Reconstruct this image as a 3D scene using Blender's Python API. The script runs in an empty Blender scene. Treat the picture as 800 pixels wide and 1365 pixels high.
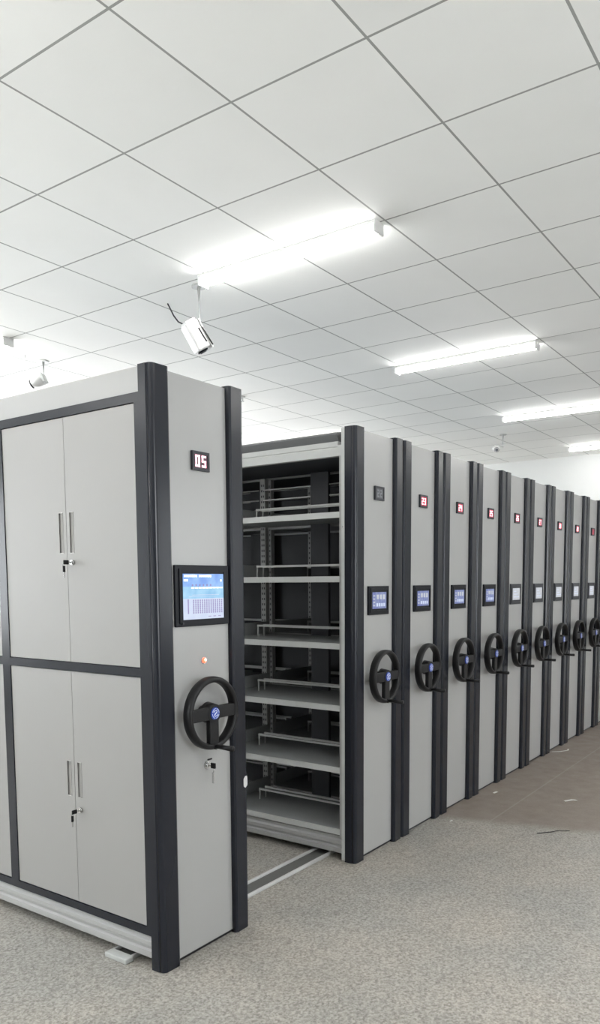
import bpy, bmesh, math, random
from mathutils import Vector, Matrix
random.seed(4)
S = bpy.context.scene
COL = S.collection
S.view_settings.view_transform = 'Standard'
try: S.view_settings.look = 'None'
except Exception: pass
S.view_settings.gamma = 1.0
S.view_settings.use_curve_mapping = False
S.view_settings.exposure = 0.58
WORLD = 7.2

CZ = 3.367        # ceiling height above the panels' feet
FZ = -0.010       # floor level
F = 2.169         # plane of the end panels
PI = math.pi

# ------------------------------------------------------------------ materials
def mat(name, col, rough=.5, metal=0., coat=0., spec=.5):
    m = bpy.data.materials.new(name); m.use_nodes = True
    b = m.node_tree.nodes['Principled BSDF']
    b.inputs['Base Color'].default_value = (*col, 1)
    b.inputs['Roughness'].default_value = rough
    b.inputs['Metallic'].default_value = metal
    b.inputs['Coat Weight'].default_value = coat
    b.inputs['Coat Roughness'].default_value = .15
    b.inputs['Specular IOR Level'].default_value = spec
    return m
def grain(m, scale=60, amt=.04, bump=.02, stretch=(1, 1, 1)):
    """small procedural tone variation and orange-peel bump"""
    nt = m.node_tree; b = nt.nodes['Principled BSDF']
    tc = nt.nodes.new('ShaderNodeTexCoord'); mp = nt.nodes.new('ShaderNodeMapping')
    mp.inputs['Scale'].default_value = stretch
    n = nt.nodes.new('ShaderNodeTexNoise'); n.inputs['Scale'].default_value = scale; n.inputs['Detail'].default_value = 3
    nt.links.new(tc.outputs['Object'], mp.inputs['Vector']); nt.links.new(mp.outputs['Vector'], n.inputs['Vector'])
    mx = nt.nodes.new('ShaderNodeMix'); mx.data_type = 'RGBA'
    c = b.inputs['Base Color'].default_value
    mx.inputs[6].default_value = (c[0]*(1-amt), c[1]*(1-amt), c[2]*(1-amt), 1)
    mx.inputs[7].default_value = (min(1, c[0]*(1+amt)), min(1, c[1]*(1+amt)), min(1, c[2]*(1+amt)), 1)
    nt.links.new(n.outputs['Fac'], mx.inputs[0]); nt.links.new(mx.outputs[2], b.inputs['Base Color'])
    bp = nt.nodes.new('ShaderNodeBump'); bp.inputs['Strength'].default_value = bump; bp.inputs['Distance'].default_value = .002
    nt.links.new(n.outputs['Fac'], bp.inputs['Height']); nt.links.new(bp.outputs['Normal'], b.inputs['Normal'])
    return m
def emit(name, col, st):
    m = mat(name, col, .4)
    b = m.node_tree.nodes['Principled BSDF']
    b.inputs['Emission Color'].default_value = (*col, 1); b.inputs['Emission Strength'].default_value = st
    return m
M = {}
M['panel'] = grain(mat('powder_coat_light_grey', (.385, .385, .38), .38, 0, .15), 5, .03, .02, (1, 1, .25))
M['door'] = grain(mat('powder_coat_door_grey', (.33, .326, .316), .5), 4, .02, .02)
M['shelf'] = grain(mat('powder_coat_shelf_grey', (.30, .31, .31), .42), 30, .04, .02)
M['lip'] = grain(mat('shelf_lip_grey', (.56, .57, .56), .4), 30, .03, .01)
M['inner'] = grain(mat('inner_shade_grey', (.035, .036, .042), .5), 20, .08, .02)  # shade of the deep shelving interior put into a dark colour
M['dark'] = grain(mat('charcoal_aluminium', (.011, .013, .020), .24, 0, .0, .38), 3, .02, .0)
M['black'] = grain(mat('black_plastic', (.010, .010, .011), .42, 0, 0, .3), 80, .1, .02)
M['bezel'] = grain(mat('black_bezel', (.008, .009, .013), .4, 0, 0, .2), 80, .1, .01)
M['greybezel'] = grain(mat('dark_grey_bezel', (.035, .037, .045), .4, 0, 0, .3), 80, .1, .01)
M['recess'] = grain(mat('recess_grey', (.36, .355, .34), .5), 30, .03, .01)
M['cornice_shade'] = grain(mat('cornice_shade_grey', (.16, .165, .17), .35), 30, .05, .01)  # shade on the cornice underside, put into a darker grey
M['chrome'] = grain(mat('chrome', (.6, .6, .6), .2, 1.), 60, .03, .01)
M['alu'] = grain(mat('rail_aluminium', (.62, .62, .61), .35, .2), 40, .06, .02)
M['channel'] = grain(mat('rail_channel_grey', (.12, .12, .115), .6), 60, .1, .03)
M['white'] = grain(mat('white_plastic', (.64, .64, .63), .4), 40, .02, .01)
M['offwhite'] = grain(mat('pale_grey_plastic', (.46, .47, .46), .45), 40, .03, .01)
M['paper'] = grain(mat('white_paper', (.8, .8, .77), .8), 60, .04, .05)
M['blue'] = grain(mat('blue_badge', (.015, .06, .42), .35), 60, .05, .01)
M['badge_white'] = grain(mat('badge_print', (.75, .8, .9), .4), 60, .02, .01)
M['wall'] = grain(mat('white_wall_paint', (.60, .61, .60), .8), 6, .02, .05)
M['tube'] = emit('tube_glow', (1, .99, .97), 26.)
M['led'] = emit('led_orange_red', (1, .10, .05), 2.2)
M['ledcore'] = emit('led_core', (1, .7, .5), 3)
M['digit_pink'] = emit('digit_white_pink', (1, .62, .70), 1.5)
M['digit_red'] = emit('digit_red', (1, .50, .54), 1.2)
M['digit_off'] = mat('digit_unlit_grey', (.28, .29, .31), .5)
M['redglass'] = emit('red_filter_glass', (.30, .03, .06), .45)
M['darkglass'] = mat('dark_filter_glass', (.10, .105, .12), .3)
M['pinkglass'] = mat('dark_pink_filter_glass', (.09, .04, .06), .3)

def nodes_screen(name, ca, cb, st, sc=60):
    """lit LCD colour with a soft procedural shift between two tones"""
    m = emit(name, ca, st); nt = m.node_tree; b = nt.nodes['Principled BSDF']
    tc = nt.nodes.new('ShaderNodeTexCoord'); n = nt.nodes.new('ShaderNodeTexNoise'); n.inputs['Scale'].default_value = sc
    cr = nt.nodes.new('ShaderNodeValToRGB')
    cr.color_ramp.elements[0].position = .35; cr.color_ramp.elements[0].color = (*ca, 1)
    cr.color_ramp.elements[1].position = .65; cr.color_ramp.elements[1].color = (*cb, 1)
    nt.links.new(tc.outputs['Object'], n.inputs['Vector']); nt.links.new(n.outputs['Fac'], cr.inputs[0])
    nt.links.new(cr.outputs[0], b.inputs['Emission Color'])
    b.inputs['Base Color'].default_value = (.02, .02, .02, 1)
    return m
M['lcd_top'] = nodes_screen('lcd_title_blue', (.16, .33, .80), (.28, .50, .88), .7, 20)
M['lcd_mid'] = nodes_screen('lcd_band_blue', (.22, .50, .78), (.38, .66, .88), .68, 20)
M['lcd_low'] = nodes_screen('lcd_page_pale', (.62, .70, .92), (.70, .78, .95), .62, 20)
M['lcd_ink'] = mat('lcd_dark_columns', (.09, .08, .14), .4)
M['lcd_ink'].node_tree.nodes['Principled BSDF'].inputs['Emission Color'].default_value = (.16, .13, .27, 1)
M['lcd_ink'].node_tree.nodes['Principled BSDF'].inputs['Emission Strength'].default_value = .9
M['lcd_white'] = emit('lcd_white_marks', (.88, .93, 1), .8)
M['lcd_small'] = nodes_screen('lcd_small_blue', (.16, .20, .52), (.30, .36, .62), .5, 40)
M['lcd_grey'] = nodes_screen('lcd_small_pale', (.42, .44, .50), (.50, .52, .54), .75, 40)

# ceiling: suspended tiles on a 600 mm grid -----------------------------------
def ceiling_mat():
    m = mat('suspended_ceiling_tiles', (.74, .755, .74), .85); nt = m.node_tree; b = nt.nodes['Principled BSDF']; L = nt.links
    tc = nt.nodes.new('ShaderNodeTexCoord'); sp = nt.nodes.new('ShaderNodeSeparateXYZ'); L.new(tc.outputs['Object'], sp.inputs[0])
    def mth(op, a, bb=None):
        n = nt.nodes.new('ShaderNodeMath'); n.operation = op
        if isinstance(a, (int, float)): n.inputs[0].default_value = a
        else: L.new(a, n.inputs[0])
        if bb is not None:
            if isinstance(bb, (int, float)): n.inputs[1].default_value = bb
            else: L.new(bb, n.inputs[1])
        return n.outputs[0]
    GX, GY = 3.6071, 4.4231
    u = mth('DIVIDE', mth('ADD', sp.outputs[0], 60-GX), .6); v = mth('DIVIDE', mth('ADD', sp.outputs[1], 60-GY), .6)
    fu, fv = mth('FRACT', u), mth('FRACT', v)
    eu = mth('MINIMUM', fu, mth('SUBTRACT', 1, fu)); ev = mth('MINIMUM', fv, mth('SUBTRACT', 1, fv))
    e = mth('MINIMUM', eu, ev)
    line = mth('LESS_THAN', e, .0085)
    cell = nt.nodes.new('ShaderNodeCombineXYZ'); L.new(mth('FLOOR', u), cell.inputs[0]); L.new(mth('FLOOR', v), cell.inputs[1])
    wn = nt.nodes.new('ShaderNodeTexWhiteNoise'); wn.noise_dimensions = '3D'; L.new(cell.outputs[0], wn.inputs['Vector'])
    no = nt.nodes.new('ShaderNodeTexNoise'); no.inputs['Scale'].default_value = 2.2; no.inputs['Detail'].default_value = 6; L.new(tc.outputs['Object'], no.inputs['Vector'])
    k = mth('ADD', mth('MULTIPLY', wn.outputs['Value'], .05), mth('MULTIPLY', no.outputs['Fac'], .07))
    k = mth('ADD', k, .92)
    mul = nt.nodes.new('ShaderNodeVectorMath'); mul.operation = 'SCALE'; mul.inputs[0].default_value = (.88, .885, .86); L.new(k, mul.inputs['Scale'])
    mx = nt.nodes.new('ShaderNodeMix'); mx.data_type = 'RGBA'; L.new(line, mx.inputs[0]); L.new(mul.outputs[0], mx.inputs[6])
    mx.inputs[7].default_value = (.33, .335, .32, 1); L.new(mx.outputs[2], b.inputs['Base Color'])
    # each tile sits at a slightly different tilt
    nm = nt.nodes.new('ShaderNodeBump'); nm.inputs['Strength'].default_value = .25; nm.inputs['Distance'].default_value = .02
    L.new(mth('ADD', mth('MULTIPLY', mth('GREATER_THAN', e, .02), 1.), mth('MULTIPLY', no.outputs['Fac'], .4)), nm.inputs['Height'])
    L.new(nm.outputs[0], b.inputs['Normal'])
    return m
def floor_mat():
    m = mat('terrazzo_floor', (.4, .4, .38), .42); nt = m.node_tree; b = nt.nodes['Principled BSDF']; L = nt.links
    tc = nt.nodes.new('ShaderNodeTexCoord')
    def noise(s, d=4, r=.6):
        n = nt.nodes.new('ShaderNodeTexNoise'); n.inputs['Scale'].default_value = s; n.inputs['Detail'].default_value = d; n.inputs['Roughness'].default_value = r
        L.new(tc.outputs['Object'], n.inputs['Vector']); return n
    def ramp(fac, p0, c0, p1, c1):
        r = nt.nodes.new('ShaderNodeValToRGB'); e = r.color_ramp.elements
        e[0].position, e[0].color = p0, (*c0, 1); e[1].position, e[1].color = p1, (*c1, 1); L.new(fac, r.inputs[0]); return r.outputs[0]
    def mix(fac, a, c, mode='MIX'):
        x = nt.nodes.new('ShaderNodeMix'); x.data_type = 'RGBA'; x.blend_type = mode
        if isinstance(fac, float): x.inputs[0].default_value = fac
        else: L.new(fac, x.inputs[0])
        for i, q in ((6, a), (7, c)):
            if isinstance(q, tuple): x.inputs[i].default_value = (*q, 1)
            else: L.new(q, x.inputs[i])
        return x.outputs[2]
    sp = nt.nodes.new('ShaderNodeSeparateXYZ'); L.new(tc.outputs['Object'], sp.inputs[0])
    chips = ramp(noise(75, 3, .75).outputs['Fac'], .40, (.18, .163, .145), .60, (.53, .50, .465))
    v = nt.nodes.new('ShaderNodeTexVoronoi'); v.inputs['Scale'].default_value = 150; L.new(tc.outputs['Object'], v.inputs['Vector'])
    bw = nt.nodes.new('ShaderNodeSeparateColor'); L.new(v.outputs['Color'], bw.inputs[0])
    chips2 = ramp(bw.outputs[0], .05, (.21, .195, .175), .9, (.46, .445, .415))
    near = mix(.5, chips, chips2)
    clouds = ramp(noise(1.3, 5).outputs['Fac'], .35, (.88, .90, .90), .65, (1.08, 1.05, 1.0))
    near = mix(1., near, clouds, 'MULTIPLY')
    far = mix(.5, ramp(noise(6, 8, .7).outputs['Fac'], .3, (.205, .165, .135), .7, (.285, .24, .205)), ramp(noise(90, 3, .7).outputs['Fac'], .35, (.21, .17, .145), .65, (.27, .235, .20)))
    # joint between the two floors, wandering a little
    def mth(op, a, bb):
        n = nt.nodes.new('ShaderNodeMath'); n.operation = op
        for i, q in ((0, a), (1, bb)):
            if isinstance(q, (int, float)): n.inputs[i].default_value = q
            else: L.new(q, n.inputs[i])
        return n.outputs[0]
    w = mth('MULTIPLY', mth('SUBTRACT', noise(2.5, 4).outputs['Fac'], .5), .14)
    t = mth('ADD', mth('ADD', sp.outputs[0], mth('MULTIPLY', sp.outputs[1], .25)), w)
    mr = nt.nodes.new('ShaderNodeMapRange'); mr.inputs['From Min'].default_value = 5.06; mr.inputs['From Max'].default_value = 5.20; L.new(t, mr.inputs['Value'])
    c = mix(mr.outputs[0], near, far)
    # thin pale joint inside the brown zone
    j = mth('LESS_THAN', mth('ABSOLUTE', mth('SUBTRACT', sp.outputs[1], 1.83), 0), .006)
    j2 = mth('MULTIPLY', mth('MULTIPLY', j, mr.outputs[0]), .5)
    c = mix(j2, c, (.36, .33, .30))
    L.new(c, b.inputs['Base Color'])
    rr = ramp(noise(8, 4).outputs['Fac'], .3, (.36,)*3, .7, (.52,)*3); L.new(rr, b.inputs['Roughness'])
    bp = nt.nodes.new('ShaderNodeBump'); bp.inputs['Strength'].default_value = .12; bp.inputs['Distance'].default_value = .001
    L.new(bw.outputs[0], bp.inputs['Height']); L.new(bp.outputs[0], b.inputs['Normal'])
    return m
M['ceiling'] = ceiling_mat(); M['floor'] = floor_mat()

# ------------------------------------------------------------------ mesh builder
class MB:
    def __init__(s): s.bm = bmesh.new(); s.mats = []
    def mi(s, m):
        if m not in s.mats: s.mats.append(m)
        return s.mats.index(m)
    def _tag(s, vs, m, smooth=False):
        i = s.mi(m); fs = set(f for v in vs for f in v.link_faces)
        for f in fs: f.material_index = i; f.smooth = smooth
    def box(s, x0, x1, y0, y1, z0, z1, m, bev=0.):
        g = bmesh.ops.create_cube(s.bm, size=1)['verts']
        bmesh.ops.scale(s.bm, vec=(abs(x1-x0), abs(y1-y0), abs(z1-z0)), verts=g)
        bmesh.ops.translate(s.bm, vec=((x0+x1)/2, (y0+y1)/2, (z0+z1)/2), verts=g)
        s._tag(g, m)
        if bev:
            i = s.mi(m)
            es = list(set(e for v in g for e in v.link_edges))
            r = bmesh.ops.bevel(s.bm, geom=es, offset=bev, segments=2, affect='EDGES', profile=.5)
            for f in r['faces']: f.material_index = i
        return s
    def cyl(s, p0, p1, r0, m, r1=None, n=24, smooth=True, cap=True):
        p0, p1 = Vector(p0), Vector(p1); d = p1-p0; r1 = r0 if r1 is None else r1
        g = bmesh.ops.create_cone(s.bm, cap_ends=cap, cap_tris=False, segments=n, radius1=r0, radius2=r1, depth=d.length)['verts']
        mt = Matrix.Translation((p0+p1)/2) @ d.to_track_quat('Z', 'Y').to_matrix().to_4x4()
        bmesh.ops.transform(s.bm, matrix=mt, verts=g); s._tag(g, m, False)
        if smooth:
            for f in set(f for v in g for f in v.link_faces):
                if len(f.verts) == 4: f.smooth = True
        return s
    def sphere(s, c, r, m, sc=(1, 1, 1), n=20):
        g = bmesh.ops.create_uvsphere(s.bm, u_segments=n, v_segments=n//2, radius=r)['verts']
        bmesh.ops.scale(s.bm, vec=sc, verts=g); bmesh.ops.translate(s.bm, vec=c, verts=g); s._tag(g, m, True); return s
    def prism_z(s, pts, z0, z1, m, smooth=False):
        a = [s.bm.verts.new((x, y, z0)) for x, y in pts]; b = [s.bm.verts.new((x, y, z1)) for x, y in pts]; n = len(pts); i = s.mi(m)
        fs = [s.bm.faces.new(a[::-1]), s.bm.faces.new(b)]
        for k in range(n):
            f = s.bm.faces.new((a[k], a[(k+1) % n], b[(k+1) % n], b[k])); f.smooth = smooth; fs.append(f)
        for f in fs: f.material_index = i
        return s
    def prism_y(s, pts, y0, y1, m):          # pts in (x,z)
        a = [s.bm.verts.new((x, y0, z)) for x, z in pts]; b = [s.bm.verts.new((x, y1, z)) for x, z in pts]; n = len(pts); i = s.mi(m)
        fs = [s.bm.faces.new(a), s.bm.faces.new(b[::-1])]
        for k in range(n): fs.append(s.bm.faces.new((a[(k+1) % n], a[k], b[k], b[(k+1) % n])))
        for f in fs: f.material_index = i
        return s
    def tube(s, pts, r, m, n=10):
        pts = [Vector(p) for p in pts]; i = s.mi(m); rings = []
        for k, p in enumerate(pts):
            t = (pts[min(k+1, len(pts)-1)]-pts[max(k-1, 0)]).normalized()
            u = t.cross(Vector((0, 0, 1)));  u = u.normalized() if u.length > .05 else Vector((1, 0, 0))
            w = t.cross(u).normalized()
            rings.append([s.bm.verts.new(p+(u*math.cos(2*PI*q/n)+w*math.sin(2*PI*q/n))*r) for q in range(n)])
        for k in range(len(rings)-1):
            for q in range(n):
                f = s.bm.faces.new((rings[k][q], rings[k][(q+1) % n], rings[k+1][(q+1) % n], rings[k+1][q])); f.smooth = True; f.material_index = i
        for rg in (rings[0], rings[-1]): s.bm.faces.new(rg).material_index = i
        return s
    def ring_y(s, cx, cz, y0, y1, R, r, m, n=64):    # hand wheel rim, axis along y, soft oval section
        i = s.mi(m); sec = 12; rings = []
        for k in range(n):
            a = 2*PI*k/n; rr = []
            for q in range(sec):
                b = 2*PI*q/sec; rad = R-r+r*math.copysign(abs(math.cos(b))**.7, math.cos(b)); y = (y0+y1)/2+(y1-y0)/2*math.copysign(abs(math.sin(b))**.7, math.sin(b))
                rr.append(s.bm.verts.new((cx+rad*math.cos(a), y, cz+rad*math.sin(a))))
            rings.append(rr)
        for k in range(n):
            for q in range(sec):
                f = s.bm.faces.new((rings[k][q], rings[(k+1) % n][q], rings[(k+1) % n][(q+1) % sec], rings[k][(q+1) % sec])); f.smooth = True; f.material_index = i
        return s
    def mesh(s, name):
        bmesh.ops.recalc_face_normals(s.bm, faces=s.bm.faces[:])
        me = bpy.data.meshes.new(name); s.bm.to_mesh(me); s.bm.free()
        for m in s.mats: me.materials.append(M[m])
        return me
def link(name, me, parent=None, loc=(0, 0, 0)):
    o = bpy.data.objects.new(name, me); COL.objects.link(o); o.location = loc
    if parent: o.parent = parent
    return o
def thing(name, label, cat, loc=(0, 0, 0), group=None, me=None):
    o = bpy.data.objects.new(name, me); COL.objects.link(o); o.location = loc
    o['label'] = label; o['category'] = cat
    if group: o['group'] = group
    return o
def struct(name, mb):
    o = link(name, mb.mesh(name)); o['kind'] = 'structure'; return o

# ------------------------------------------------------------------ room shell
X0, X1, Y0, Y1 = -2.6, 11.83, -2.6, 8.6
struct('floor', MB().box(X0, X1, Y0, Y1, FZ-.1, FZ, 'floor'))
struct('ceiling', MB().box(X0, X1, Y0, Y1, CZ, CZ+.1, 'ceiling'))
struct('wall_far', MB().box(X1, X1+.15, Y0, Y1, FZ-.1, CZ+.1, 'wall'))
WZ0, WZ1 = .85, 2.75
def added_window_wall(name, axis, a0, a1, c0, c1, spans, n0):
    """a wall slab with openings along one axis, with white framed windows added to brighten the room"""
    def bb(mb, u0, u1, v0, v1, z0, z1, m):
        if axis == 'x': mb.box(u0, u1, v0, v1, z0, z1, m)
        else: mb.box(v0, v1, u0, u1, z0, z1, m)
    mb = MB(); bb(mb, a0, a1, c0, c1, FZ-.1, WZ0, 'wall'); bb(mb, a0, a1, c0, c1, WZ1, CZ+.1, 'wall')
    e = [a0]+[q for p in spans for q in p]+[a1]
    for k in range(0, len(e), 2): bb(mb, e[k], e[k+1], c0, c1, WZ0, WZ1, 'wall')
    struct(name, mb); cm = (c0+c1)/2
    for k, (a, b) in enumerate(spans):
        mb = MB()
        for r in ((a, b, WZ0, WZ0+.05), (a, b, WZ1-.05, WZ1), (a, a+.05, WZ0+.05, WZ1-.05), (b-.05, b, WZ0+.05, WZ1-.05), ((a+b)/2-.025, (a+b)/2+.025, WZ0+.05, WZ1-.05)):
            bb(mb, r[0], r[1], cm-.025, cm+.025, r[2], r[3], 'white')
        struct('added_window_%d' % (n0+k), mb)  # unseen windows, added because the lamps alone leave the room dark
added_window_wall('wall_right', 'x', X0-.15, X1+.15, Y0-.15, Y0, [(1.4, 2.8), (6.6, 8.0)], 1)
added_window_wall('wall_left', 'x', X0-.15, X1+.15, Y1, Y1+.15, [(-2.2, -.3), (.1, 2.3), (2.7, 4.9), (5.3, 7.5), (7.9, 10.1)], 3)
added_window_wall('wall_back', 'y', Y0, Y1, X0-.15, X0, [(3.0, 4.2)], 8)

# ------------------------------------------------------------------ shelving units
# local frame: x from the left edge of the unit, y = world y, z = world z
W = .541; PX0, PX1 = .098, .443; H = 2.352
CACHE = {}
def cached(key, fn):
    if key not in CACHE: CACHE[key] = fn()
    return CACHE[key]

def post_mesh(side):
    # rounded aluminium corner extrusion with a raised bead; side 0 = left, 1 = right
    mb = MB(); w = .098
    pts = [(0, F+.045), (0, F+.006), (.003, F+.002), (.003, F-.004)]
    for k in range(7):
        a = PI+k*PI/2/6; pts.append((.022+.019*math.cos(a), F-.004+.018*math.sin(a)))
    pts += [(w-.012, F-.024), (w-.003, F-.018), (w, F-.010), (w, F+.02), (w-.03, F+.045)]
    if side: pts = [(W-x, y) for x, y in pts][::-1]
    mb.prism_z(pts, FZ, H, 'dark')
    # bead where the extrusion turns the corner
    bx = .0048 if not side else W-.0048
    mb.cyl((bx, F-.001, FZ+.002), (bx, F-.001, H-.004), .0042, 'dark', n=10)
    me = mb.mesh('corner_post')
    return me
def panel_mesh():
    mb = MB(); mb.box(PX0-.004, PX1+.004, F, F+.03, .004, H-.008, 'panel')
    # shallow edge folds
    return mb.mesh('end_panel')
def foot_shade_mesh(): return MB().box(.04, W-.04, F+.006, F+.05, FZ, .004, 'black').mesh('foot_shade_strip')  # shadow line under the end panel, built as a black strip

SEG = {'0': 'abcdef', '1': 'bc', '2': 'abged', '3': 'abgcd', '4': 'fgbc', '5': 'afgcd', '6': 'afgedc', '7': 'abc', '8': 'abcdefg', '9': 'abfgcd'}
def digits_mesh(txt, x, z, h, m, y):
    mb = MB(); w = h*.52; t = h*.16; g = h*.28
    tot = len(txt)*w+(len(txt)-1)*g; x -= tot/2
    for ch in txt:
        for sgm in SEG[ch]:
            r = {'a': (x, x+w, z+h/2-t, z+h/2), 'd': (x, x+w, z-h/2, z-h/2+t), 'g': (x, x+w, z-t/2, z+t/2), 'f': (x, x+t, z, z+h/2), 'b': (x+w-t, x+w, z, z+h/2), 'e': (x, x+t, z-h/2, z), 'c': (x+w-t, x+w, z-h/2, z)}[sgm]
            mb.box(r[0], r[1], y-.0012, y, r[2], r[3], m)
        x += w+g
    return mb.mesh('digits')
def display(root, txt, style):
    x0, x1, z0, z1 = .230, .330, 1.986, 2.062
    def fr():
        mb = MB(); y = F-.012
        b = .011
        for r in ((x0, x1, z0, z0+b), (x0, x1, z1-b, z1), (x0, x0+b, z0+b, z1-b), (x1-b, x1, z0+b, z1-b)): mb.box(r[0], r[1], y, F, r[2], r[3], 'greybezel')
        return mb.mesh('number_display')
    d = link('number_display', cached('disp', fr), root)
    gl = {'pink': 'pinkglass', 'red': 'redglass', 'off': 'darkglass'}[style]
    g = link('display_window', cached('dg'+style, lambda: MB().box(x0+.011, x1-.011, F-.009, F, z0+.011, z1-.011, gl).mesh('display_window')), d)
    m = {'pink': 'digit_pink', 'red': 'digit_red', 'off': 'digit_off'}[style]
    if txt: link('digits', digits_mesh(txt, (x0+x1)/2, (z0+z1)/2, .046 if style == 'pink' else .04, m, F-.009), d)

def frame_box(mb, x0, x1, z0, z1, b, y, m, bev=.003):
    for r in ((x0, x1, z0, z0+b), (x0, x1, z1-b, z1), (x0, x0+b, z0+b, z1-b), (x1-b, x1, z0+b, z1-b)): mb.box(r[0], r[1], y, F, r[2], r[3], m)
def big_screen(root):
    x0, x1, z0, z1 = .118, .438, 1.362, 1.608
    mb = MB(); mb.box(x0, x1, F-.012, F, z0, z1, 'bezel', .004)
    frame_box(mb, x0+.02, x1-.02, z0+.014, z1-.014, .014, F-.016, 'bezel')
    s = link('control_screen', mb.mesh('control_screen'), root)
    a0, a1, b0, b1 = .160, .401, 1.389, 1.573; y = F-.014; w = a1-a0; h = b1-b0
    mb = MB()
    mb.box(a0, a1, y, F-.011, b0+.72*h, b1, 'lcd_top'); mb.box(a0, a1, y, F-.011, b0+.46*h, b0+.72*h, 'lcd_mid'); mb.box(a0, a1, y, F-.011, b0, b0+.46*h, 'lcd_low')
    link('display_panel', mb.mesh('display_panel'), s)
    mb = MB(); yy = y-.0008
    for k in range(15):     # title row marks
        if k in (7,): continue
        mb.box(a0+.006+k*.0108, a0+.006+k*.0108+.0075, yy, y, b1-.013, b1-.004, 'lcd_white')
    for k in range(3): mb.box(a0+.004+k*.008, a0+.010+k*.008, yy, y, b1-.030, b1-.022, 'lcd_white')
    mb.box(a1-.020, a1-.012, yy, y, b1-.031, b1-.023, 'lcd_white')
    for k in range(9): mb.box(a0+.046+k*.0215, a0+.046+k*.0215+.0165, yy, y, b1-.059, b1-.054, 'lcd_white')
    for k in range(6): mb.box(a0+.050+k*.0215, a0+.057+k*.0215, yy, y, b1-.050, b1-.042, 'lcd_ink')
    mb.box(a0+.05, a1-.03, yy, y, b1-.086, b1-.084, 'lcd_low'); mb.box(a0+.03, a1-.05, yy, y, b1-.092, b1-.0905, 'lcd_low')
    link('screen_marks', mb.mesh('screen_marks'), s)
    mb = MB()
    mb.box(a0+.024, a0+.030, yy, y, b0+.024, b0+.082, 'lcd_ink')
    for k in range(14):
        x = a0+.055+k*.0131
        for q in range(7): mb.box(x, x+.0058, yy, y, b0+.024+q*.0082, b0+.024+q*.0082+.0068, 'lcd_ink')
    for k in range(3): mb.box(a1-.095+k*.03, a1-.080+k*.03, yy, y, b0+.009, b0+.012, 'lcd_ink')
    link('shelf_chart', mb.mesh('shelf_chart'), s)
    link('screen_button', MB().cyl((x0+.035, F-.020, z0+.014), (x0+.035, F-.010, z0+.014), .005, 'greybezel').mesh('screen_button'), s)
def small_screen(root, pale, seed):
    x0, x1, z0, z1 = .160, .388, 1.352, 1.512
    bz = 'bezel' if not pale else 'greybezel'
    def f():
        mb = MB(); mb.box(x0, x1, F-.012, F, z0, z1, bz, .003); frame_box(mb, x0+.012, x1-.012, z0+.012, z1-.012, .012, F-.015, bz); return mb.mesh('control_screen')
    s = link('control_screen', cached('ss%d' % pale, f), root)
    def p():
        mb = MB(); a0, a1, b0, b1 = x0+.038, x1-.036, z0+.034, z1-.034
        mb.box(a0, a1, F-.0135, F-.011, b0, b1, 'lcd_grey' if pale else 'lcd_small')
        if not pale:
            for k in range(4): mb.box(a0+.006, a0+.026, F-.0142, F-.0135, b0+.014+k*.018, b0+.022+k*.018, 'lcd_grey')
            for k in range(3): mb.box(a0+.045+k*.035, a0+.068+k*.035, F-.0142, F-.0135, b1-.040, b1-.014, 'lcd_grey')
            for k in range(4): mb.box(a0+.042+k*.026, a0+.060+k*.026, F-.0142, F-.0135, b0+.012, b0+.030, 'lcd_low')
        else:
            for k in range(3): mb.box(a0+.02, a1-.02-k*.03, F-.0142, F-.0135, b0+.02+k*.022, b0+.026+k*.022, 'lcd_low')
        return mb.mesh('display_panel')
    link('display_panel', cached('sp%d' % pale, p), s)

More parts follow.
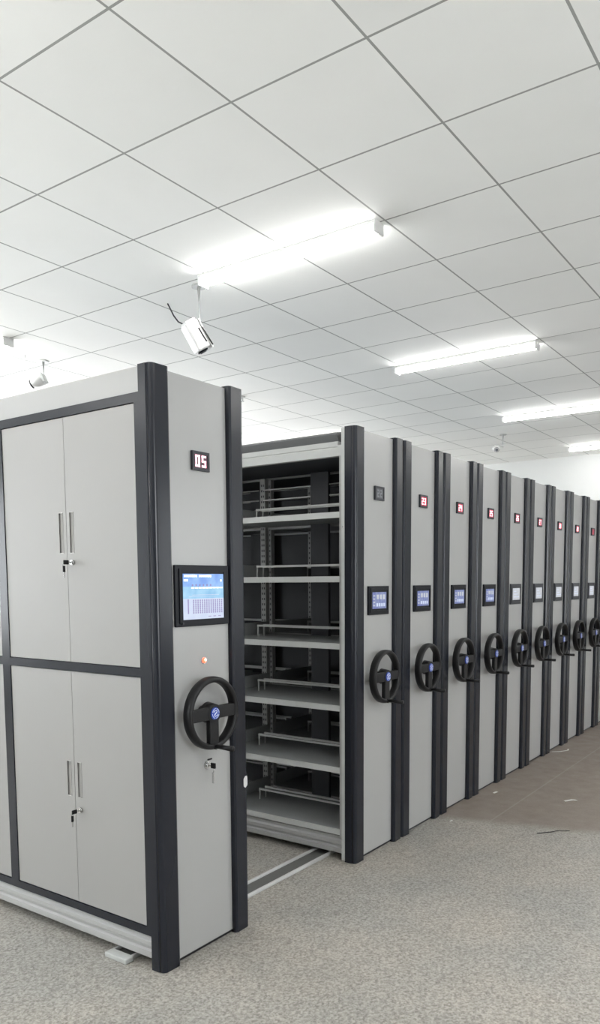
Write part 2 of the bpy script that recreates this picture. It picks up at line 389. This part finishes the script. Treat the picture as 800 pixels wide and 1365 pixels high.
WX, WZ, WR = .270, 1.005, .151
def wheel(root):
    def rim():
        mb = MB(); mb.ring_y(WX, WZ, F-.076, F-.032, WR, .013, 'black')
        # three broad flat spokes: left, right, down
        for sx in (-1, 1): mb.box(WX+sx*.025, WX+sx*(WR-.014), F-.070, F-.046, WZ-.025, WZ+.026, 'black', .004)
        mb.box(WX-.027, WX+.027, F-.070, F-.046, WZ-WR+.014, WZ-.02, 'black', .004)
        return mb.mesh('hand_wheel')
    w = link('hand_wheel', cached('rim', rim), root)
    def hub():
        mb = MB(); mb.cyl((WX, F, WZ), (WX, F-.03, WZ), .026, 'black', n=32); mb.cyl((WX, F-.03, WZ), (WX, F-.072, WZ), .044, 'black', .038, n=40)
        return mb.mesh('hub')
    link('hub', cached('hub', hub), w)
    def badge():
        mb = MB(); mb.cyl((WX, F-.0715, WZ), (WX, F-.0765, WZ), .026, 'blue', .0245, n=36)
        return mb.mesh('badge')
    b = link('badge', cached('badge', badge), w); b['label'] = 'round blue badge with a white emblem'
    def emblem():
        mb = MB(); y0, y1 = F-.0778, F-.0763
        def bar(x0, z0, x1, z1, t):
            d = Vector((x1-x0, z1-z0)); n = Vector((-d.y, d.x)).normalized()*t/2
            mb.prism_y([(WX+x0+n.x, WZ+z0+n.y), (WX+x1+n.x, WZ+z1+n.y), (WX+x1-n.x, WZ+z1-n.y), (WX+x0-n.x, WZ+z0-n.y)], y0, y1, 'badge_white')
        bar(-.009, -.007, .009, .007, .005)
        bar(-.010, .010, .008, .012, .003); bar(-.012, .003, -.010, .011, .003)
        bar(-.008, -.012, .010, -.010, .003); bar(.012, -.003, .010, -.011, .003)
        for k in range(24):
            a = 2*PI*k/24
            if k % 6 in (5,): continue
            bar(.020*math.cos(a), .020*math.sin(a), .020*math.cos(a+.26), .020*math.sin(a+.26), .0018)
        return mb.mesh('emblem')
    # the emblem belongs to the badge mesh level: keep it under the wheel as its own small piece
    link('emblem', cached('emblem', emblem), w)
    def crank():
        z = WZ-WR+.014; mb = MB(); mb.cyl((WX, F-.05, z), (WX, F-.078, z), .013, 'black', n=20)
        mb.cyl((WX, F-.078, z), (WX, F-.165, z), .0085, 'black', .0115, n=20); mb.sphere((WX, F-.165, z), .0115, 'black', (1, .6, 1), 16)
        return mb.mesh('crank_handle')
    link('crank_handle', cached('crank', crank), w)

BAYS = [(2.255, 3.135), (3.175, 4.055), (4.095, 4.975)]
YB = 5.0
SH = [.142, .492, .838, 1.180, 1.545, 1.890]
def plinth_mesh(xa, xb, y0=F+.03):
    # stepped plinth: folded ridges down both long sides
    pts = [(xa+.006, .028), (xa, .034), (xa, .058), (xa+.010, .064), (xa+.010, .072), (xa+.002, .080), (xa+.002, .098), (xa+.012, .108), (xa+.012, .124),
           (xb-.012, .124), (xb-.012, .108), (xb-.002, .098), (xb-.002, .080), (xb-.010, .072), (xb-.010, .064), (xb, .058), (xb, .034), (xb-.006, .028)]
    return MB().prism_y(pts, y0, YB, 'panel').mesh('plinth')
def track_wheels(root):
    def f():
        mb = MB()
        for x in (.12, .42):
            mb.cyl((x, 2.365, .004+.020), (x, 2.440, .004+.020), .020, 'black', n=20)
        mb.box(.10, .44, 2.36, 2.445, .018, .034, 'inner')
        return mb.mesh('track_rollers')
    link('track_rollers', cached('rollers', f), root)

def base_unit(root):
    link('end_panel', cached('panel', panel_mesh), root)
    link('corner_post', cached('post0', lambda: post_mesh(0)), root); link('corner_post', cached('post1', lambda: post_mesh(1)), root)
    link('foot_shade_strip', cached('foot_shade', foot_shade_mesh), root)
    track_wheels(root); wheel(root)

def shelving(root, full):
    """open double-faced shelving body behind the end panel"""
    def hood():
        mb = MB(); ya, yb = F+.095, YB
        # sloping cornice on both long edges and a closed roof
        for s in (0, 1):
            pts = [(.012, 2.205), (.012, 2.246), (.016, 2.252), (.012, 2.256), (.012, 2.282), (.05, 2.282), (.05, 2.205)]
            if s: pts = [(W-x, z) for x, z in pts][::-1]
            mb.prism_y(pts, ya, yb, 'lip')
            pts = [(.022, 2.282), (.0, 2.318), (.0, 2.328), (.05, 2.336), (.05, 2.282)]
            if s: pts = [(W-x, z) for x, z in pts][::-1]
            mb.prism_y(pts, ya, yb, 'cornice_shade')
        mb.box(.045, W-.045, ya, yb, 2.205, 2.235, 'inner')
        for s in (0, 1): mb.box(.012 if not s else W-.03, .03 if not s else W-.012, F+.066, ya, 2.205, 2.262, 'lip')
        return mb.mesh('top_hood')
    link('top_hood', cached('hood', hood), root)
    link('plinth', cached('plinth', lambda: plinth_mesh(.010, W-.010)), root)
    def flange():
        mb = MB()
        mb.box(.0, .02, F+.046, F+.066, FZ+.006, 2.345, 'lip'); mb.box(W-.02, W+.0, F+.046, F+.066, FZ+.006, 2.345, 'lip')
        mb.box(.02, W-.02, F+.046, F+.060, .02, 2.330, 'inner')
        mb.cyl((-.001, F+.056, 1.83), (.004, F+.056, 1.83), .005, 'chrome', n=12)
        return mb.mesh('side_flange')
    link('side_flange', cached('flange', flange), root)
    def upr(x, y0, y1):
        def f():
            mb = MB()
            mb.box(0, .035, 0, y1-y0, .12, 2.21, 'panel')
            if y0 < 2.3: return mb.mesh('upright')
            for k in range(58): 
                z = .16+k*.035
                for yy in (.3, .7): mb.box(-.0006, 0, (y1-y0)*yy-.004, (y1-y0)*yy+.004, z, z+.014, 'inner')
            return mb.mesh('upright')
        return link('upright', cached('upr%.3f' % (y1-y0), f), root, (x, y0, 0))
    if not full:
        # packed tight against its neighbours
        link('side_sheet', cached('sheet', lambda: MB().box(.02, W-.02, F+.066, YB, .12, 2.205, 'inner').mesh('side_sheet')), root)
        return
    # uprights
    for x in (.012, W-.047):
        upr(x, F+.068, 2.255)
        for (a, b) in BAYS: upr(x, b, b+.04 if b < 4.9 else b+.02)
    for bi, (a, b) in enumerate(BAYS):
        for k, z in enumerate(SH):
            def sh():
                mb = MB(); mb.box(.020, W-.020, 0, b-a, .002, .022, 'shelf')
                for s in (0, 1):
                    xx = .012 if not s else W-.020
                    mb.box(xx, xx+.008, 0, b-a, -.010, .022, 'lip')
                return mb.mesh('shelf')
            s_ = link('shelf', cached('shelf', sh), root, (0, a, z))
            def stop():
                mb = MB(); L = b-a
                for x in (.235, W-.235-.010):
                    mb.box(x, x+.012, .02, L-.13, .083, .094, 'lip')
                    mb.prism_y([(x-.0, .022), (x+.006, .022), (x+.012, .083), (x+.006, .083)], L-.135, L-.131, 'lip')
                    for yy in (.02, L-.134): 
                        mb.box(x+.002, x+.010, yy, yy+.004, .022, .084, 'lip')
                return mb.mesh('stop_rail')
            link('stop_rail', cached('stop', stop), s_)
            def brk():
                mb = MB(); L = b-a
                for y in (L-.006,): mb.box(.03, W-.03, y, y+.004, .022, .10, 'shelf')
                return mb.mesh('end_bracket')
            link('end_bracket', cached('brk', brk), s_)
        # wire rails behind the top compartment
        def rods():
            mb = MB()
            for z in (2.000, 2.065, 2.130): mb.cyl((W-.06, 0, z), (W-.06, b-a, z), .0042, 'white', n=10)
            mb.box(W-.075, W-.052, .37, .50, .16, 2.205, 'inner')
            return mb.mesh('rear_rails')
        link('rear_rails', cached('rods', rods), root, (0, a, 0))
    def back():
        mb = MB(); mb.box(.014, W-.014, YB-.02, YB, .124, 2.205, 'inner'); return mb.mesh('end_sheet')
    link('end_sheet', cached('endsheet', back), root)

def cabinet_body(root):
    """closed long side with hinged doors, as on the first unit"""
    XS = .018
    def f():
        mb = MB(); mb.box(XS+.02, W-.012, F+.045, YB, .124, 2.255, 'panel'); return mb.mesh('carcass')
    link('carcass', f(), root)
    link('top_fascia', MB().box(.014, W-.012, F+.045, YB, 2.255, 2.350, 'panel').mesh('top_fascia'), root)
    link('plinth', plinth_mesh(.008, W-.012, F+.045), root)
    # dark frame: rails and stiles
    mb = MB(); xa, xb = .004, XS+.02
    y0, y1 = 2.200, YB
    mb.box(xa, xb, y0, y1, 2.218, 2.254, 'dark'); mb.box(xa, xb, y0, y1, 1.171, 1.206, 'dark'); mb.box(xa, xb, y0, y1, .126, .160, 'dark')
    for a, b in ((2.200, 2.243), (3.094, 3.150), (4.001, 4.057), (4.908, YB)):
        mb.box(xa, xb, a, b, .160, 1.171, 'dark'); mb.box(xa, xb, a, b, 1.206, 2.218, 'dark')
    link('door_frame', mb.mesh('door_frame'), root)
    for bi, (a, b) in enumerate(((2.245, 3.092), (3.152, 3.999), (4.059, 4.906))):
        mid = (a+b)/2+.0
        for lvl, (z0, z1, hz0, hz1, lz) in enumerate(((.163, 1.168, .628, .779, .574), (1.209, 2.215, 1.664, 1.829, 1.624))):
            for s in (0, 1):
                ya, yb = (a, mid-.0012) if s == 0 else (mid+.0012, b)
                # handle slot
                ha, hb = (mid-.046, mid-.022) if s == 0 else (mid+.022, mid+.046)
                mb = MB(); x_, x2 = .008, XS+.02
                mb.box(x_, x2, ya, ha, z0, z1, 'door'); mb.box(x_, x2, hb, yb, z0, z1, 'door')
                mb.box(x_, x2, ha, hb, z0, hz0, 'door'); mb.box(x_, x2, ha, hb, hz1, z1, 'door')
                d = link('cabinet_door', mb.mesh('cabinet_door'), root)
                mb = MB(); mb.box(x_+.006, x_+.010, ha, hb, hz0, hz1, 'recess')
                for e0, e1 in ((ha-.0015, ha), (hb, hb+.0015)): mb.box(x_-.0012, x_+.002, e0, e1, hz0-.0015, hz1+.0015, 'door')
                for e0, e1 in ((hz0-.002, hz0), (hz1, hz1+.002)): mb.box(x_-.0012, x_+.002, ha, hb, e0, e1, 'white')
                link('recessed_handle', mb.mesh('recessed_handle'), d)
                if s == 0:
                    ly = mid-.035; mb = MB()
                    mb.cyl((x_, ly, lz), (x_-.008, ly, lz), .011, 'chrome', n=20)
                    mb.cyl((x_-.008, ly, lz), (x_-.012, ly, lz), .008, 'chrome', n=20)
                    link('lock', mb.mesh('lock'), d)
                    mb = MB(); mb.box(x_-.022, x_-.010, ly-.0012, ly+.0012, lz-.003, lz+.003, 'chrome')
                    mb.box(x_-.048, x_-.022, ly-.0025, ly+.0025, lz-.009, lz+.009, 'black', .002)
                    mb.tube([(x_-.044, ly, lz), (x_-.050, ly+.002, lz-.006), (x_-.048, ly+.004, lz-.014), (x_-.043, ly, lz-.016)], .0008, 'chrome', 6)
                    mb.box(x_-.052, x_-.040, ly-.002, ly+.002, lz-.040, lz-.014, 'black', .0015)
                    mb.box(x_-.048, x_-.043, ly-.001, ly+.001, lz-.062, lz-.040, 'chrome')
                    link('key', mb.mesh('key'), d)

# near unit ------------------------------------------------------------------
u = thing('mobile_shelving_unit', 'nearest shelving unit, grey locked doors on its side and a large blue touch screen', 'shelving unit', (2.070, 0, 0), 'handwheel shelving units in a row')
base_unit(u); cabinet_body(u); display(u, '05', 'pink'); big_screen(u)
lt = link('indicator_light', MB().cyl((.285, F, 1.218), (.285, F-.004, 1.218), .014, 'chrome', n=28).mesh('indicator_light'), u)
link('lens', MB().sphere((.285, F-.004, 1.218), .0115, 'led', (1, .7, 1)).sphere((.286, F-.0100, 1.220), .006, 'ledcore', (1, .6, 1)).mesh('lens'), lt)
# panel lock with its key ring
mb = MB(); lx, lz = .294, .776
mb.cyl((lx, F, lz), (lx, F-.006, lz), .017, 'chrome', n=28).cyl((lx, F-.006, lz), (lx, F-.016, lz), .011, 'chrome', n=24)
pl = link('panel_lock', mb.mesh('panel_lock'), u)
mb = MB(); mb.box(lx-.002, lx+.002, F-.026, F-.014, lz-.004, lz+.004, 'chrome'); mb.box(lx-.003, lx+.003, F-.050, F-.024, lz-.011, lz+.013, 'black', .002)
mb.box(lx-.024, lx+.003, F-.030, F-.025, lz+.026, lz+.033, 'black', .002)
mb.tube([(lx, F-.046, lz), (lx-.003, F-.050, lz-.010), (lx-.008, F-.046, lz-.022), (lx-.004, F-.040, lz-.028), (lx, F-.038, lz-.012), (lx, F-.044, lz)], .0011, 'chrome', 8)
mb.box(lx-.008, lx-.003, F-.047, F-.035, lz-.072, lz-.026, 'chrome', .001)
link('key', mb.mesh('key'), pl)
# white sensor clipped on the right-hand post
mb = MB(); mb.box(.497, .538, F-.020, F+.006, .628, .692, 'bezel', .003); sn = link('door_sensor', mb.mesh('door_sensor'), u)
link('sensor_face', MB().prism_y([(.507, .640), (.518, .630), (.532, .640), (.532, .682), (.517, .684), (.507, .672)], F-.023, F-.019, 'white').mesh('sensor_face'), sn)
mb = MB(); mb.cyl((.538, F+.012, .60), (.543, F+.012, .60), .006, 'black', n=14); link('screw', mb.mesh('screw'), u)

# the row --------------------------------------------------------------------
starts = [3.621+.5448*k for k in range(11)]
info = [('22', 'off', 0, 'open steel shelving unit facing the aisle, its number display unlit'),
        ('23', 'red', 0, 'shelving unit with red number 23 and a blue screen, second behind the aisle'),
        ('24', 'red', 0, 'shelving unit whose red display shows 24, blue screen, third behind the aisle'),
        ('25', 'red', 0, 'shelving unit whose red display shows 25, last one with a bluish screen'),
        ('26', 'red', 1, 'shelving unit whose red display shows 26, first one with a pale screen'),
        ('27', 'red', 1, 'shelving unit with pale screen, between the units showing 26 and 28'),
        ('28', 'red', 1, 'shelving unit with pale screen, between the units showing 27 and 29'),
        ('29', 'red', 1, 'narrow-looking shelving unit showing red 29 far down the row'),
        ('', 'red', 1, 'shelving unit just past the one showing 29, at the right edge'),
        ('', 'red', 1, 'second shelving unit past the one showing 29, cut by the right edge'),
        ('', 'red', 1, 'third shelving unit past the one showing 29')]
for i, (x, (t, st, pale, lab)) in enumerate(zip(starts, info)):
    u = thing('mobile_shelving_unit', lab, 'shelving unit', (x-PX0, 0, 0), 'handwheel shelving units in a row')
    base_unit(u); shelving(u, i < 2); display(u, t, st); small_screen(u, pale, i)

# ------------------------------------------------------------------ floor track
t = thing('floor_track', 'steel floor track with two bright ridges running under the shelving units', 'track', (0, 0, 0))
XA, XB = 2.055, 9.5
link('channel', MB().box(XA, XB, 2.352, 2.452, FZ, FZ+.005, 'channel').mesh('channel'), t)
for y in (2.340, 2.448): link('ridge', MB().box(XA, XB, y, y+.014, FZ, FZ+.018, 'alu', .003).mesh('ridge'), t)
link('end_cap', MB().box(XA-.020, XA+.025, 2.330, 2.458, FZ, FZ+.022, 'offwhite', .004).mesh('end_cap'), t)

# ------------------------------------------------------------------ ceiling lights
def fixture(x, y0, y1, label, group='bare fluorescent battens'):
    r = thing('fluorescent_light', label, 'ceiling light', (x, (y0+y1)/2, CZ), group)
    h = (y1-y0)/2
    def body():
        mb = MB(); mb.box(-.042, .042, -h, h, -.022, 0, 'white', .003)
        for e in (-h, h-.012): mb.box(-.046, .046, e, e+.012, -.062, -.0, 'white', .004)
        return mb.mesh('batten')
    link('batten', cached('batten', body), r)
    def tb():
        pts = [(-.042, -.020)]+[(.042*math.cos(PI+PI*k/12), -.024+.034*math.sin(PI+PI*k/12)) for k in range(13)]+[(.042, -.020)]
        return MB().prism_y(pts, -h+.012, h-.012, 'tube').mesh('tube')
    tl = link('tube', cached('tube', tb), r)
names = {
 (6.05, 2.05): 'bright ceiling batten nearest the camera, above the first units of the row',
 (8.55, 2.05): 'middle bright ceiling batten, above the units with pale screens',
 (11.05, 2.05): 'small far ceiling batten near the white end wall',
 (3.60, 2.05): 'bright ceiling batten above the open aisle',
 (1.15, 2.05): 'ceiling batten above and left of the nearest cabinet',
 (3.60, 5.22): 'glowing batten at the left edge beside the hanging camera',
 (8.32, 5.22): 'batten whose end glares just above the open shelving hood',
 (6.05, 5.22): 'batten of the rear line hidden behind the nearest unit',
 (11.05, 5.22): 'farthest batten of the rear line, by the end wall'}
for x in (-1.3, 1.15, 3.60, 6.05, 8.55, 11.05):
    for y in (-1.10, 2.05, 5.22):
        xx = 8.32 if (x, y) == (8.55, 5.22) else x
        lab = names.get((xx, y), None)
        if lab is None:
            lab = ('ceiling batten behind the camera, %s line' % {-1.10: 'right', 2.05: 'middle', 5.22: 'left'}[y]) if x < 0 else ('ceiling batten over the open floor, number %s from the back wall' % {1.15: 'two', 3.6: 'three', 6.05: 'four', 8.55: 'five', 11.05: 'six'}[x] if y < 0 else 'ceiling batten over the far left of the nearest cabinet')
        fixture(xx, y, y+1.22, lab)

# ------------------------------------------------------------------ ceiling cameras
def basis(fwd, up=Vector((0, 0, 1))):
    f = fwd.normalized(); s = f.cross(up).normalized(); u_ = s.cross(f)
    return Matrix((s, f, u_)).transposed().to_4x4()     # local x=side, y=forward, z=up
R_ = Vector((0.57988, -0.81468, -.0061)); D_ = Vector((-.07807, -.04811, -.99579)); FW = Vector((.81095, .57791, -.0915))
C0 = Vector((0, 0, 1.5386))
def P(px, py, t): return C0+(FW+R_*((px-400.3)/1029.15)+D_*((py-870.05)/1029.15))*t

def bullet(name, label, c, fwd, L, w, mount, cable=None, hood=True, straps=None, ball=False, conduit=None):
    r = thing(name, label, 'security camera', (mount[0], mount[1], CZ), 'white ceiling security cameras')
    O = Vector((mount[0], mount[1], CZ)); mt = Matrix.Translation(Vector(c)-O) @ basis(Vector(fwd))
    mb = MB()
    if ball: mb.sphere((0, 0, 0), w*.5, 'white', (1.15, 1.25, .9), 28).cyl((0, L*.2, 0), (0, L*.62, 0), w*.34, 'white', w*.30)
    else: mb.box(-w/2, w/2, -L/2, L/2, -w*.45, w*.45, 'white', w*.12)
    mb.box(-w*.42, w*.42, -L/2-.012, -L/2+.006, -w*.36, w*.36, 'offwhite', .004)
    if hood: mb.box(-w*.56, w*.56, -L*.46, L*.58, w*.45, w*.53, 'white', .002)
    me = mb.mesh('housing'); me.transform(mt); h = link('housing', me, r)
    mb = MB(); mb.cyl((0, L/2, 0), (0, L/2+.010, 0), w*.34, 'bezel', n=24); mb.cyl((0, L/2+.009, 0), (0, L/2+.016, 0), w*.22, 'darkglass', n=24)
    me = mb.mesh('lens'); me.transform(mt); link('lens', me, h)
    mb = MB(); mb.cyl((0, 0, 0), (0, 0, -.010), .045, 'offwhite', n=28)
    top = Vector((0, 0, -.008)); att = mt @ Vector((0, -L*.1, w*.45))
    elbow = Vector((0, 0, att.z+.03)); mb.tube([top, elbow, att], .011, 'offwhite')
    mb.sphere(elbow, .018, 'white'); link('bracket', mb.mesh('bracket'), r)
    for a_, b_ in (straps or ()):
        mb = MB(); mb.tube([a_-O, b_-O], .0045, 'black', 8); link('lead', mb.mesh('lead'), r)
    if conduit:
        mb = MB(); mb.tube([Vector(q)-O for q in conduit], .0075, 'white'); link('conduit', mb.mesh('conduit'), r)
    if cable:
        mb = MB(); mb.tube([Vector(q)-O for q in cable], .0045, 'black', 8); link('cable', mb.mesh('cable'), r)
    return r
c1 = P(261, 449, 4.75)
m1 = P(268, 415, 5.3)
bullet('bullet_camera', 'white box-shaped security camera with black cable, hanging above the nearest unit', c1, R_*.45+D_*.80+FW*.30, .175, .100, (c1.x+.06, c1.y+.02),
       cable=[P(224, 405, 4.9), P(232, 421, 4.85), P(238, 429, 4.8), (P(248, 434, 4.76)), P(252, 436, 4.74)],
       straps=[(P(265, 437, 4.66), P(276, 455, 4.66)), (P(270, 436, 4.70), P(284, 459, 4.70))])
c2 = P(51, 508, 6.05)
c2m = P(58, 481, 6.38)
bullet('dome_camera', 'small white rounded security camera on a thin stem with a curved white cable', c2, -R_*.8+D_*.35+FW*.1, .10, .10, (c2m.x, c2m.y), hood=False, ball=True,
       conduit=(P(33, 460, 6.30), P(33, 478, 6.2), P(36, 492, 6.15), P(41, 500, 6.1), P(46, 506, 6.07)))
c3 = P(662, 598, 9.5)
bullet('bullet_camera', 'tiny white security camera hanging far down the room above the row', c3, -FW*.8-R_*.12+D_*.45, .09, .085, (P(671, 577, 9.7).x, P(671, 577, 9.7).y), hood=False, ball=True)
sp = thing('sprinkler_head', 'tiny ceiling sprinkler just right of the nearest unit top', 'sprinkler', (6.06, 5.0, CZ))
link('pipe', MB().cyl((0, 0, 0), (0, 0, -.012), .03, 'white', n=20).cyl((0, 0, -.01), (0, 0, -.045), .008, 'chrome', n=14).mesh('pipe'), sp)
link('deflector', MB().cyl((0, 0, -.045), (0, 0, -.049), .018, 'chrome', n=18).mesh('deflector'), sp)

# ------------------------------------------------------------------ scraps on the floor
def strip(pts, w, h=.002):
    mb = MB(); i = mb.mi('paper'); rows = []
    for k, (x, y) in enumerate(pts):
        a = Vector(pts[max(k-1, 0)]); b = Vector(pts[min(k+1, len(pts)-1)]); d = (b-a).normalized(); n = Vector((-d.y, d.x))*w/2
        z = FZ+.001+(.006 if 0 < k < len(pts)-1 else 0)
        rows.append([mb.bm.verts.new((x+n.x, y+n.y, z)), mb.bm.verts.new((x-n.x, y-n.y, z)), mb.bm.verts.new((x-n.x, y-n.y, z+h)), mb.bm.verts.new((x+n.x, y+n.y, z+h))])
    for k in range(len(rows)-1):
        for q in range(4): mb.bm.faces.new((rows[k][q], rows[k][(q+1) % 4], rows[k+1][(q+1) % 4], rows[k+1][q]))
    mb.bm.faces.new(rows[0]); mb.bm.faces.new(rows[-1]); return mb
def scrap(label, pts, w, m='paper'):
    mb = strip(pts, w)
    me = mb.mesh('paper_scrap')
    if m != 'paper': me.materials.clear(); me.materials.append(M[m])
    cx = sum(p[0] for p in pts)/len(pts); cy = sum(p[1] for p in pts)/len(pts)
    me.transform(Matrix.Translation((-cx, -cy, -FZ)))
    thing('paper_scrap', label, 'litter', (cx, cy, FZ), 'litter on the floor', me)
scrap('curled white paper strip at the foot of the unit showing 28', [(6.92, 2.14), (6.95, 2.07), (7.04, 2.03), (7.12, 2.05)], .014)
scrap('tiny white paper bit on the floor near the unit showing 25', [(5.32, 2.06), (5.345, 2.045), (5.36, 2.05)], .018)
scrap('pale paper bit alone on the brown floor at the right', [(5.40, 1.57), (5.44, 1.53), (5.47, 1.51)], .022)
scrap('thin dark wire bit where the grey floor meets brown', [(4.60, 1.50), (4.66, 1.43), (4.72, 1.40), (4.76, 1.35)], .006, 'black')
scrap('white speck on the grey floor below the unit showing 24', [(4.52, 2.04), (4.535, 2.03), (4.545, 2.035)], .010)

# ------------------------------------------------------------------ world, camera
w = bpy.data.worlds.new('world'); S.world = w; w.use_nodes = True
w.node_tree.nodes['Background'].inputs[0].default_value = (.93, .97, 1, 1); w.node_tree.nodes['Background'].inputs[1].default_value = WORLD
cam = bpy.data.cameras.new('camera'); co = bpy.data.objects.new('camera', cam); COL.objects.link(co)
cam.sensor_fit = 'HORIZONTAL'; cam.sensor_width = 36; cam.lens = 1029.15/800*36
cam.shift_x = 0; cam.shift_y = (870.05-682.5)/800; cam.clip_start = .05
B = -FW.normalized(); U = (-D_).normalized()
co.matrix_world = Matrix.Translation(C0) @ Matrix((R_.normalized(), U, B)).transposed().to_4x4()
S.camera = co
